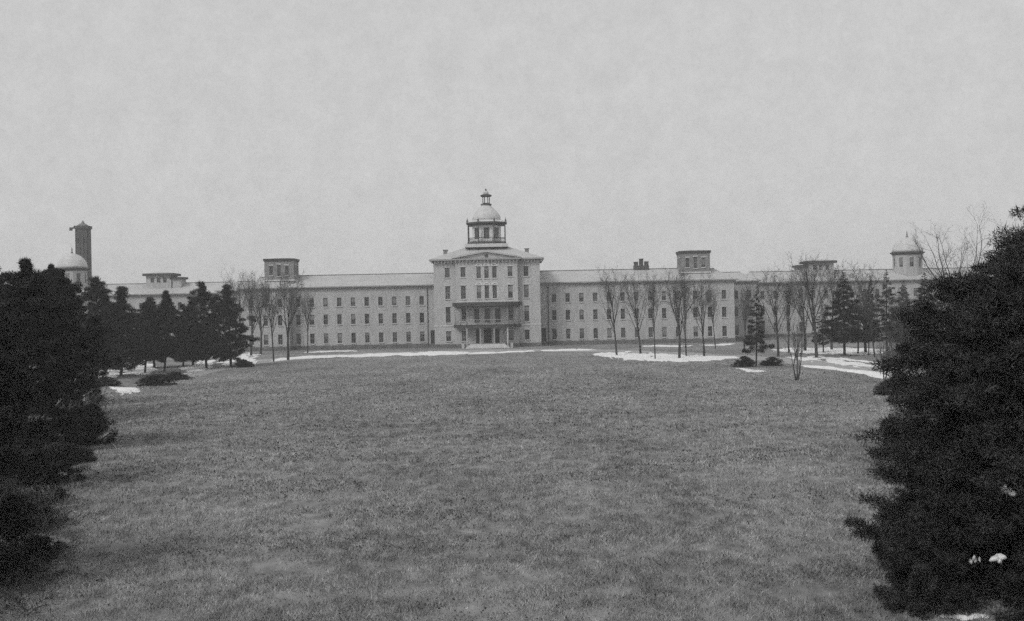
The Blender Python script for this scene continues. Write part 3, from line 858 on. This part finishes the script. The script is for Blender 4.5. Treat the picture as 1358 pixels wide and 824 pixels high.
elms = [
 (818, 472, 360, 0, 'tall straight bare elm, leftmost of the row on the snow patch'),
 (849.5, 470, 366, 1, 'bare elm second from the left on the snow patch'),
 (869, 477, 371, 2, 'slim bare elm nearest the lawn in the middle of the snow patch'),
 (901, 475.7, 357, 3, 'tallest bare elm in front of the right square tower'),
 (910, 472, 368, 0, 'bare elm close behind the tallest one below the right tower'),
 (934, 473, 372, 1, 'bare elm at the right end of the snow patch'),
 (949, 462, 384, 2, 'small bare tree near the wall of the right corner pavilion'),
]
for i, (px, py, top, v, lab) in enumerate(elms):
    tree_root('bare_elm', ELM[v], px, py, top, lab, 'tree', 'bare elms before the right wing', 14.0, 1.3*i, sx=(.75, .95, .7, .9, .65, 1.0, .8)[i])
for i, (px, py, top, v, lab) in enumerate([
 (382, 478, 362, 3, 'bare tree with a thick dark trunk before the left square tower'),
 (363, 480, 378, 2, 'slimmer bare tree left of the thick-trunked one by the left tower'),
 (333, 472, 368, 0, 'pale bare tree with fine twigs behind the right-hand pines'),
 (312, 470, 366, 1, 'faint bare tree standing behind the twin pines'),
 (346, 470, 374, 3, 'twiggy bare tree at the foot of the left square tower'),
 (408, 468, 392, 2, 'small bare tree before the first windows of the left wing')]):
    tree_root('bare_tree', ELM[v], px, py, top, lab, 'tree', 'bare trees by the left tower', 14.0, .9*i+.5, sx=.95)
for i, (px, py, top, v, lab) in enumerate([
 (1083, 474, 343, 0, 'tall dark-stemmed bare tree between the two right-hand spruces'),
 (1032, 473, 362, 1, 'slim bare tree just right of the small spruce'),
 (1046, 468, 374, 2, 'fine-twigged bare tree behind the forked shrub tree'),
 (1068, 466, 364, 3, 'bare tree in front of the right stair tower'),
 (1103, 465, 356, 1, 'bare tree left of and behind the broad spruce'),
 (1148, 468, 354, 0, 'bare tree between the broad spruce and the right domed tower'),
 (1160, 474, 388, 2, 'short bare tree right of the broad spruce'),
 (1197, 478, 384, 3, 'bare tree at the edge of the big spruce'),
 (987, 466, 378, 2, 'thin bare tree behind the small spruce')]):
    tree_root('bare_tree', ELM[v], px, py, top, lab, 'tree', 'bare trees on the right', 14.0, 1.1*i+.2, sx=1.05)
tree_root('bare_tree', BIG, 1269, 470, 296, 'wide-spreading bare tree fanning above the big spruce on the skyline', 'tree', None, 14.0, .4, D=215, sx=1.05)
for i, (px, py, top, v, lab) in enumerate([
 (1057, 505, 424, 0, 'forked many-stemmed bare shrub tree on the lawn edge'),
 (1173, 503, 436, 1, 'small forked bare tree beside the snowy drive edge'),
 (1190, 501, 446, 0, 'leaning many-stemmed bare tree against the big spruce')]):
    tree_root('forked_tree', FORK[v], px, py, top, lab, 'tree', 'forked shrub trees', 6.0, 1.7*i, sx=.8)

# ---- evergreens
def tris(P, Dv, L, Wd, r, face=None):
    """triangles from base points P along unit directions Dv"""
    n = len(P)
    ref = r.normal(size=(n, 3)) if face is None else face+.45*r.normal(size=(n, 3)); side = np.cross(Dv, ref); side /= np.maximum(np.linalg.norm(side, axis=1, keepdims=True), 1e-6)
    V = np.empty((n*3, 3)); V[0::3] = P-side*Wd[:, None]; V[1::3] = P+side*Wd[:, None]; V[2::3] = P+Dv*L[:, None]
    return V
def unit(a): return a/np.maximum(np.linalg.norm(a, axis=1, keepdims=True), 1e-6)
def pine(seed, H, prof, nclump, per, clump, tl, tw, r0, mat_='pine', lobes=.25):
    """irregular pine: tufted pads on ascending limbs. prof: (height fraction, radius)"""
    r = np.random.default_rng(seed)
    zf = np.array([p[0] for p in prof]); rr = np.array([p[1] for p in prof])
    zz = zf[0]+(zf[-1]-zf[0])*r.random(nclump*6)
    rad = np.interp(zz, zf, rr); keep = r.random(len(zz)) < (rad/rr.max())**1.2+.06
    zz, rad = zz[keep][:nclump], rad[keep][:nclump]; n = len(zz)
    az = r.random(n)*2*np.pi
    lob = np.array([1+lobes*1.6*mnoise.noise((math.cos(a)*1.5+seed, math.sin(a)*1.5, z*H*.45)) for a, z in zip(az, zz)])
    q = np.where(r.random(n) < .75, .65+.35*r.random(n), .2+.5*r.random(n))
    R = rad*q*lob
    C = np.stack([R*np.cos(az), R*np.sin(az), zz*H], 1)
    nt = max(10, nclump//9)                      # the leader and its short top shoots
    zt_ = H*(.66+.335*np.arange(nt)/(nt-1)); at_ = r.random(nt)*6.283; rt_ = np.interp(zt_/H, zf, rr)*.45*r.random(nt)
    C = np.concatenate([C, np.stack([rt_*np.cos(at_), rt_*np.sin(at_), zt_], 1)]); n = len(C)
    segs = []
    for c in C[::2]:
        zb = max(c[2]-.45*math.hypot(c[0], c[1])-.2, .12*H); t = 1-zb/H
        b = np.array([0, 0, min(zb, H*.97)]); m = (b+c)/2+np.array([0, 0, -.12*math.hypot(c[0], c[1])])
        segs.append((*b, *m, .05+.05*t, .035)); segs.append((*m, *c, .035, .012))
    idx = np.repeat(np.arange(n), per); k = len(idx)
    d = unit(r.normal(size=(k, 3))*np.array([1, 1, .75])+np.array([0, 0, .28]))
    cs = clump*(.6+.7*r.random(n)); cs[n-nt:] *= np.linspace(.95, .45, nt)
    P = C[idx]+d*(cs[idx]*r.random(k)**.5*.75)[:, None]*np.array([1.2, 1.2, .5])
    tan = np.cross(d, r.normal(size=(k, 3)))     # sprays lie over the pad, so each pad is lit from above like a cushion
    dd = unit(unit(tan)*.75+d*(.25+.5*r.random(k))[:, None]+.2*r.normal(size=(k, 3)))
    V = tris(P, dd, tl*(.6+.8*r.random(k)), tw*(.6+.8*r.random(k)), r, d+np.array([0, 0, .35]))
    fol = np_mesh('crown', V, np.arange(len(V)).reshape(-1, 3)); fol.materials.append(M[mat_])
    ts = []; nseg = 8; px_, py_ = 0., 0.
    for i in range(nseg):
        z0, z1 = -.2+(H*.95)*i/nseg, -.2+(H*.95)*(i+1)/nseg
        nx_, ny_ = px_+r.normal()*.06, py_+r.normal()*.06
        ts.append((px_, py_, z0, nx_, ny_, z1, r0*(1-i/nseg)+.03, r0*(1-(i+1)/nseg)+.03)); px_, py_ = nx_, ny_
    tr = tube_mesh('trunk', ts, 8); tr.materials.append(M['bark'])
    li = tube_mesh('limbs', segs, 5); li.materials.append(M['bark'])
    return [('trunk', tr), ('limbs', li), ('crown', fol)]
def spruce(seed, H, prof, nb, sprays, tl, tw, r0, mat_='spruce', droop=.28):
    r = np.random.default_rng(seed)
    zf = np.array([p[0] for p in prof]); rr = np.array([p[1] for p in prof])
    z = np.sort(zf[0]+(zf[-1]-zf[0])*(np.arange(nb)+r.random(nb))/nb)
    az = np.arange(nb)*2.39996+r.normal(size=nb)*.35
    rad = np.interp(z, zf, rr)
    L = rad*(.45+.75*r.random(nb)); zb = z*H
    dr = np.stack([np.cos(az), np.sin(az), 0*az], 1); sd = np.stack([-np.sin(az), np.cos(az), 0*az], 1)
    wgt = L**1.5; cnt = np.maximum((sprays*wgt/wgt.sum()).astype(int), 8)
    idx = np.repeat(np.arange(nb), cnt); k = len(idx)
    t = .12+.88*r.random(k)**.65; sg = np.where(r.random(k) < .5, -1., 1.)
    s = sg*r.random(k)*(.30*(1-t)**.7+.03)*L[idx]
    dv = (.3+1.5*r.random(nb))[idx]*droop
    hgt = L[idx]*(-dv*t+.55*dv*t*t)-.35*np.abs(s)+.10*r.normal(size=k)*L[idx]**.5
    P = dr[idx]*(t*L[idx])[:, None]+sd[idx]*s[:, None]; P[:, 2] = zb[idx]+hgt
    dd = unit(dr[idx]*(.55+.5*r.random(k))[:, None]+sd[idx]*(sg*(.2+.7*r.random(k)))[:, None]+np.array([0, 0, -.25])+.35*r.normal(size=(k, 3)))
    V = tris(P, dd, tl*(.5+r.random(k)), tw*(.6+.8*r.random(k)), r, dr[idx]*.45+np.array([0, 0, 1.0]))
    fol = np_mesh('crown', V, np.arange(len(V)).reshape(-1, 3)); fol.materials.append(M[mat_])
    segs = []
    for i in range(nb):
        b = np.array([0, 0, zb[i]]); m = b+dr[i]*L[i]*.5+np.array([0, 0, L[i]*(-droop*.5+.55*droop*.25)])
        e = b+dr[i]*L[i]*.95+np.array([0, 0, L[i]*(-droop*.95+.55*droop*.9)])
        segs.append((*b, *m, .02+.006*L[i], .015)); segs.append((*m, *e, .015, .006))
    tr = tube_mesh('trunk', [(0, 0, -.2, 0, 0, H*.5, r0, r0*.55), (0, 0, H*.5, 0, 0, H*.99, r0*.55, .02)], 8); tr.materials.append(M['bark'])
    li = tube_mesh('limbs', segs, 4); li.materials.append(M['bark'])
    return [('trunk', tr), ('limbs', li), ('crown', fol)]

PR = [(.10, 1.8), (.26, 3.3), (.5, 3.9), (.68, 3.5), (.83, 2.3), (.94, 1.1), (1.0, .25)]
PR2 = [(.08, 2.2), (.24, 3.6), (.42, 3.7), (.6, 2.9), (.76, 1.9), (.9, .8), (1.0, .15)]
PR3 = [(.14, 1.5), (.3, 3.0), (.48, 4.0), (.62, 3.0), (.72, 2.5), (.86, 1.2), (1.0, .15)]
PINE = [pine(60+i, 12.0, q, 175, 220, .74, .34, .034, .19, lobes=.55) for i, q in enumerate((PR, PR2, PR3))]
PRN = [(.02, 3.2), (.15, 4.3), (.4, 4.3), (.62, 3.6), (.8, 2.3), (.93, 1.1), (1.0, .2)]
PINE_N = [pine(70+i, 12.0, PRN, 360, 380, .7, .26, .024, .22, lobes=.55) for i in range(3)]
for i, (px, py, top, v, hw, lab) in enumerate([
 (274, 489, 376, 0, 33, 'dark clump-crowned pine, left of the twin pines beside the bare trees'),
 (306, 486, 380, 1, 32, 'dark pine, right of the twin pines nearest the left tower'),
 (218, 493, 387, 2, 31, 'dark pine with a single leaning top in the middle of the left row'),
 (243, 488, 408, 0, 26, 'shorter pine filling the gap left of the twin pines'),
 (160, 499, 383, 1, 40, 'broad dark pine next to the near pine mass on the left'),
 (192, 495, 402, 2, 30, 'lower pine between the broad one and the leaning-topped one'),
 (140, 495, 396, 2, 34, 'pine in deep shade behind the broad one on the left'),
 (205, 488, 396, 0, 34, 'pine standing behind the lower one, its top level with it'),
 (256, 485, 400, 1, 30, 'pine behind the left one of the twin pines'),
 (128, 503, 370, 0, 42, 'pine half hidden right behind the near pine mass')]):
    p = gd(px, py); H = at(px, top, p.y).z
    tree_root('pine_tree', PINE[v], px, py, top, lab, 'tree', 'dark pines on the left', 12.0, 1.9*i, sx=hw*p.y/FPX/4.15*12.0/H)
for i, (px, py, top, v, hw, lab) in enumerate([
 (92, 560, 360, 0, 48, 'near dark pine with low skirts, right edge of the left mass'),
 (68, 540, 352, 1, 52, 'near dark pine with a pointed top in the middle of the left mass'),
 (32, 600, 346, 2, 88, 'nearest big dark pine filling the left edge of the view'),
 (-10, 560, 344, 0, 60, 'dark pine cut by the left edge of the picture'),
 (-75, 660, 330, 1, 110, 'pine added at the left edge to shade the ground by the lower shrubs'),  # mostly out of view, added so its shade darkens the lawn corner
 (-105, 790, 300, 2, 125, 'nearest pine, added at the left edge to darken the low corner')]):  # also added beyond the left edge for its shade
    p = gd(px, py); H = at(px, top, p.y).z
    tree_root('pine_tree', PINE_N[v], px, py, top, lab, 'tree', 'dark pines on the left', 12.0, 2.3*i+.7, sx=hw*p.y/FPX/4.5*12.0/H)

SPR = [(.2, 2.6), (.26, 3.1), (.4, 2.5), (.6, 1.75), (.8, .9), (1.0, .06)]
SPRUCE = [spruce(80+i, 14.0, SPR, nb, sp, .42, .05, .17, 'spruce_far') for i, (nb, sp) in enumerate(((58, 9000), (85, 22000)))]
for i, (px, py, top, v, hw, lab) in enumerate([
 (1003, 487, 377, 0, 21, 'small narrow spruce at the left end of the right-hand group'),
 (1120, 472, 360, 1, 34, 'broad dark spruce standing on the snow on the right'),
 (1176, 474, 358, 0, 30, 'spruce in front of the right domed tower'),
 (1152, 471, 366, 1, 14, 'slender spruce between the broad one and the domed tower'),
 (1138, 469, 384, 0, 22, 'shorter ragged spruce close behind the broad one'),
 (1199, 470, 372, 1, 24, 'dark spruce just right of the domed tower'),
 (1092, 468, 404, 0, 18, 'young spruce left of the broad one'),
 (1226, 486, 362, 1, 34, 'grey spruce rising just left of the big near spruce')]):
    p = gd(px, py); H = at(px, top, p.y).z
    tree_root('spruce_tree', SPRUCE[v], px, py, top, lab, 'tree', 'spruces on the right', 14.0, 1.4*i, sx=hw*p.y/FPX/3.1*14.0/H)

def near(name, meshes, X, Y, label, rot=0., s=1.):
    r = empty(name, (X, Y, gz(X, Y)), label, 'tree', 'near evergreens at the right edge')
    r.rotation_euler.z = rot; r.scale = (s, s, s)
    for nm, me in meshes:
        o = link(nm, me, None, r)
        if nm not in ('trunk', 'crown'): o['kind'] = 'stuff'
    return r
D = 34.5
xa = uv(1432, 500)[0]*D/FPX
big = pine(91, 11.2, [(.0, 5.0), (.3, 5.1), (.5, 5.1), (.63, 4.7), (.74, 4.0), (.82, 3.0), (.9, 1.8), (.96, .9), (1.0, .2)], 1750, 340, .54, .18, .013, .26, 'spruce', .22)
near('big_evergreen', big, xa, D, 'big dark evergreen filling the right edge of the view', .3)
low = spruce(95, 6.3, [(.0, 2.9), (.25, 3.0), (.5, 2.7), (.75, 1.8), (.92, .8), (1.0, .1)], 150, 120000, .16, .015, .12, 'spruce', .2)
for px, D, s, rot, lab in ((1322, 35.0, .92, 0.0, 'low spreading spruce bush in front of the big evergreen by the lawn'),
                           (1278, 43.0, .95, 2.0, 'feathery spruce bush left of the big evergreen at the lawn edge'),
                           (1258, 56.0, 1.0, 4.1, 'spruce bush behind the feathery one, below the drive'),
                           (1218, 32.2, .42, 2.9, 'small rounded spruce bush left of the snow patch at the bottom right'),
                           (1262, 35.5, .6, 5.0, 'dense spruce bush directly behind the snow patch at the bottom right'),
                           (1226, 38.0, .5, 0.7, 'ragged spruce bush on the lawn side of the big evergreen'),
                           (1385, 32.6, .5, 1.0, 'small spruce bush in the bottom right corner')):
    near('low_spruce', low, uv(px, 500)[0]*D/FPX, D, lab, rot, s)

# ---- low evergreen shrubs and bare brush
JUN = pine(101, 1.4, [(.0, 1.5), (.3, 1.7), (.65, 1.3), (.9, .6), (1., .2)], 110, 110, .3, .16, .012, .05, 'juniper', .4)
def shrub(px, py, hw, hp, lab, rot):
    p = gd(px, py); k = p.y/FPX
    r = empty('evergreen_shrub', (p.x, p.y, gz(p.x, p.y)), lab, 'shrub', 'low evergreen shrubs')
    r.scale = (hw*k/1.75, hw*k/1.75, hp*k/1.45); r.rotation_euler.z = rot
    for nm, me in JUN: link('stem' if nm == 'trunk' else 'branches' if nm == 'limbs' else 'foliage', me, None, r)
for i, a in enumerate([
 (206, 511, 30, 14, 'low dark shrub right of the small snow patch at the pines'),
 (232, 504, 22, 10, 'low dark shrub under the leaning-topped pine'),
 (140, 512, 22, 12, 'low shrub at the foot of the broad left pine'),
 (322, 487, 18, 10, 'little dark shrub at the foot of the right twin pine'),
 (988, 487, 17, 14, 'dark shrub left of the small spruce trunk'),
 (1024, 485, 17, 11, 'dark shrub right of the small spruce trunk'),
 (1188, 523, 34, 24, 'low shrub at the corner of the big evergreen and the drive'),
 (118, 590, 40, 50, 'dark shrub skirting the near pines beside the lawn'),
 (55, 640, 60, 40, 'dark spreading shrub below the nearest pine'),
 (20, 705, 62, 46, 'dark shrub on the left edge, midway down the lawn'),
 (-8, 775, 66, 46, 'dark shrub at the left edge near the bottom'),
 (90, 615, 44, 26, 'flat dark shrub between the near pines and the lawn'),
 (62, 668, 40, 24, 'flat dark shrub beside the spreading one on the left'),
 (48, 742, 44, 30, 'flat ragged shrub left of the pale brush')]): shrub(*a, .8*i)
BR = [grow_bare(120+i, 2.2, .16, 10, .9, .05, stems=4, fine=.7, up=.05) for i in range(2)]
BRM = []
for t, l, w in BR:
    o = []
    for nm, sg, sdn in (('stems', t, 6), ('branches', l, 4), ('twigs', w, 3)):
        me = tube_mesh(nm, sg, sdn); me.materials.append(M['twig_light']); o.append((nm, me))
    BRM.append(o)
for i, (px, py, top, v, lab) in enumerate([
 (75, 690, 640, 0, 'pale leafless brush at the lawn edge below the left pines'),
 (88, 760, 712, 1, 'pale leafless brush low on the left side of the lawn'),
 (96, 590, 520, 1, 'pale twiggy brush against the near dark pines'),
 (20, 580, 470, 0, 'tall pale twigs in front of the nearest left pine')]):
    tree_root('leafless_brush', BRM[v], px, py, top, lab, 'shrub', 'pale leafless brush on the left', 2.2, 1.1*i)
DBR = []
for o in BRM:
    q = []
    for nm, me in o:
        m2 = me.copy(); m2.materials.clear(); m2.materials.append(M['bark']); q.append((nm, m2))
    DBR.append(q)
rg = random.Random(8)
for i in range(34):  # brush added to imitate the dark fall-off at the lower left
    py = 600+230*(i+.5)/34; px = -20+rg.random()*(60+45*max(0, (py-600)/230))+40*max(0, (640-py)/40)
    tree_root('edge_darkening_brush', DBR[i % 2], px, py, py-(22+26*rg.random()), 'dark leafless brush added to darken the left edge of the lawn', 'shrub', 'added brush darkening the left edge', 2.2, 6.28*rg.random(), sx=1.9)
for px, py, D, w, lab in ((1329, 740, 31.9, .2, 'snow clump caught low on the big evergreen'), (1340, 652, 31.5, .2, 'snow clump on a middle bough of the big evergreen'), (1290, 742, 32.6, .10, 'small snow clump on the low spruce bush')):
    p = at(px, py, D); m = MB(); rg = random.Random(px)
    for q in range(5):
        c = (rg.gauss(0, w*.6), rg.gauss(0, w*.4)); ww = w*(.25+.3*rg.random()); zz = rg.gauss(0, .05)
        i0 = len(m.v)
        m.lathe([(ww*.7, zz-.05), (ww, zz), (ww*.75, zz+.05), (ww*.25, zz+.08)], 9, *c)
        m.v[i0:] = [(x*(1+.5*mnoise.noise((x*9+D, y*9, q))), y+.06*mnoise.noise((x*9, y*9+D, 2)), z+.05*mnoise.noise((x*12, y*12, D))) for x, y, z in m.v[i0:]]
    o = m.build('snow_clump', 'snow', None, True); o.location = p
    tag(o, lab, 'snow', 'snow clumps on the evergreens')

# ------------------------------------------------------------------ the misty winter air
hz = MB().box(-3200, 3200, -1700, 3200, -2.0, 45.0).build('haze', None)
hm = bpy.data.materials.new('winter_haze'); hm.use_nodes = True
hn = hm.node_tree.nodes; hn.clear()
ho = hn.new('ShaderNodeOutputMaterial'); hv = hn.new('ShaderNodeVolumePrincipled')
hv.inputs['Color'].default_value = (.9, .9, .9, 1)
hv.inputs['Density'].default_value = 0.0004
hm.node_tree.links.new(hv.outputs[0], ho.inputs['Volume'])
hz.data.materials.append(hm)
tag(hz, kind='stuff')
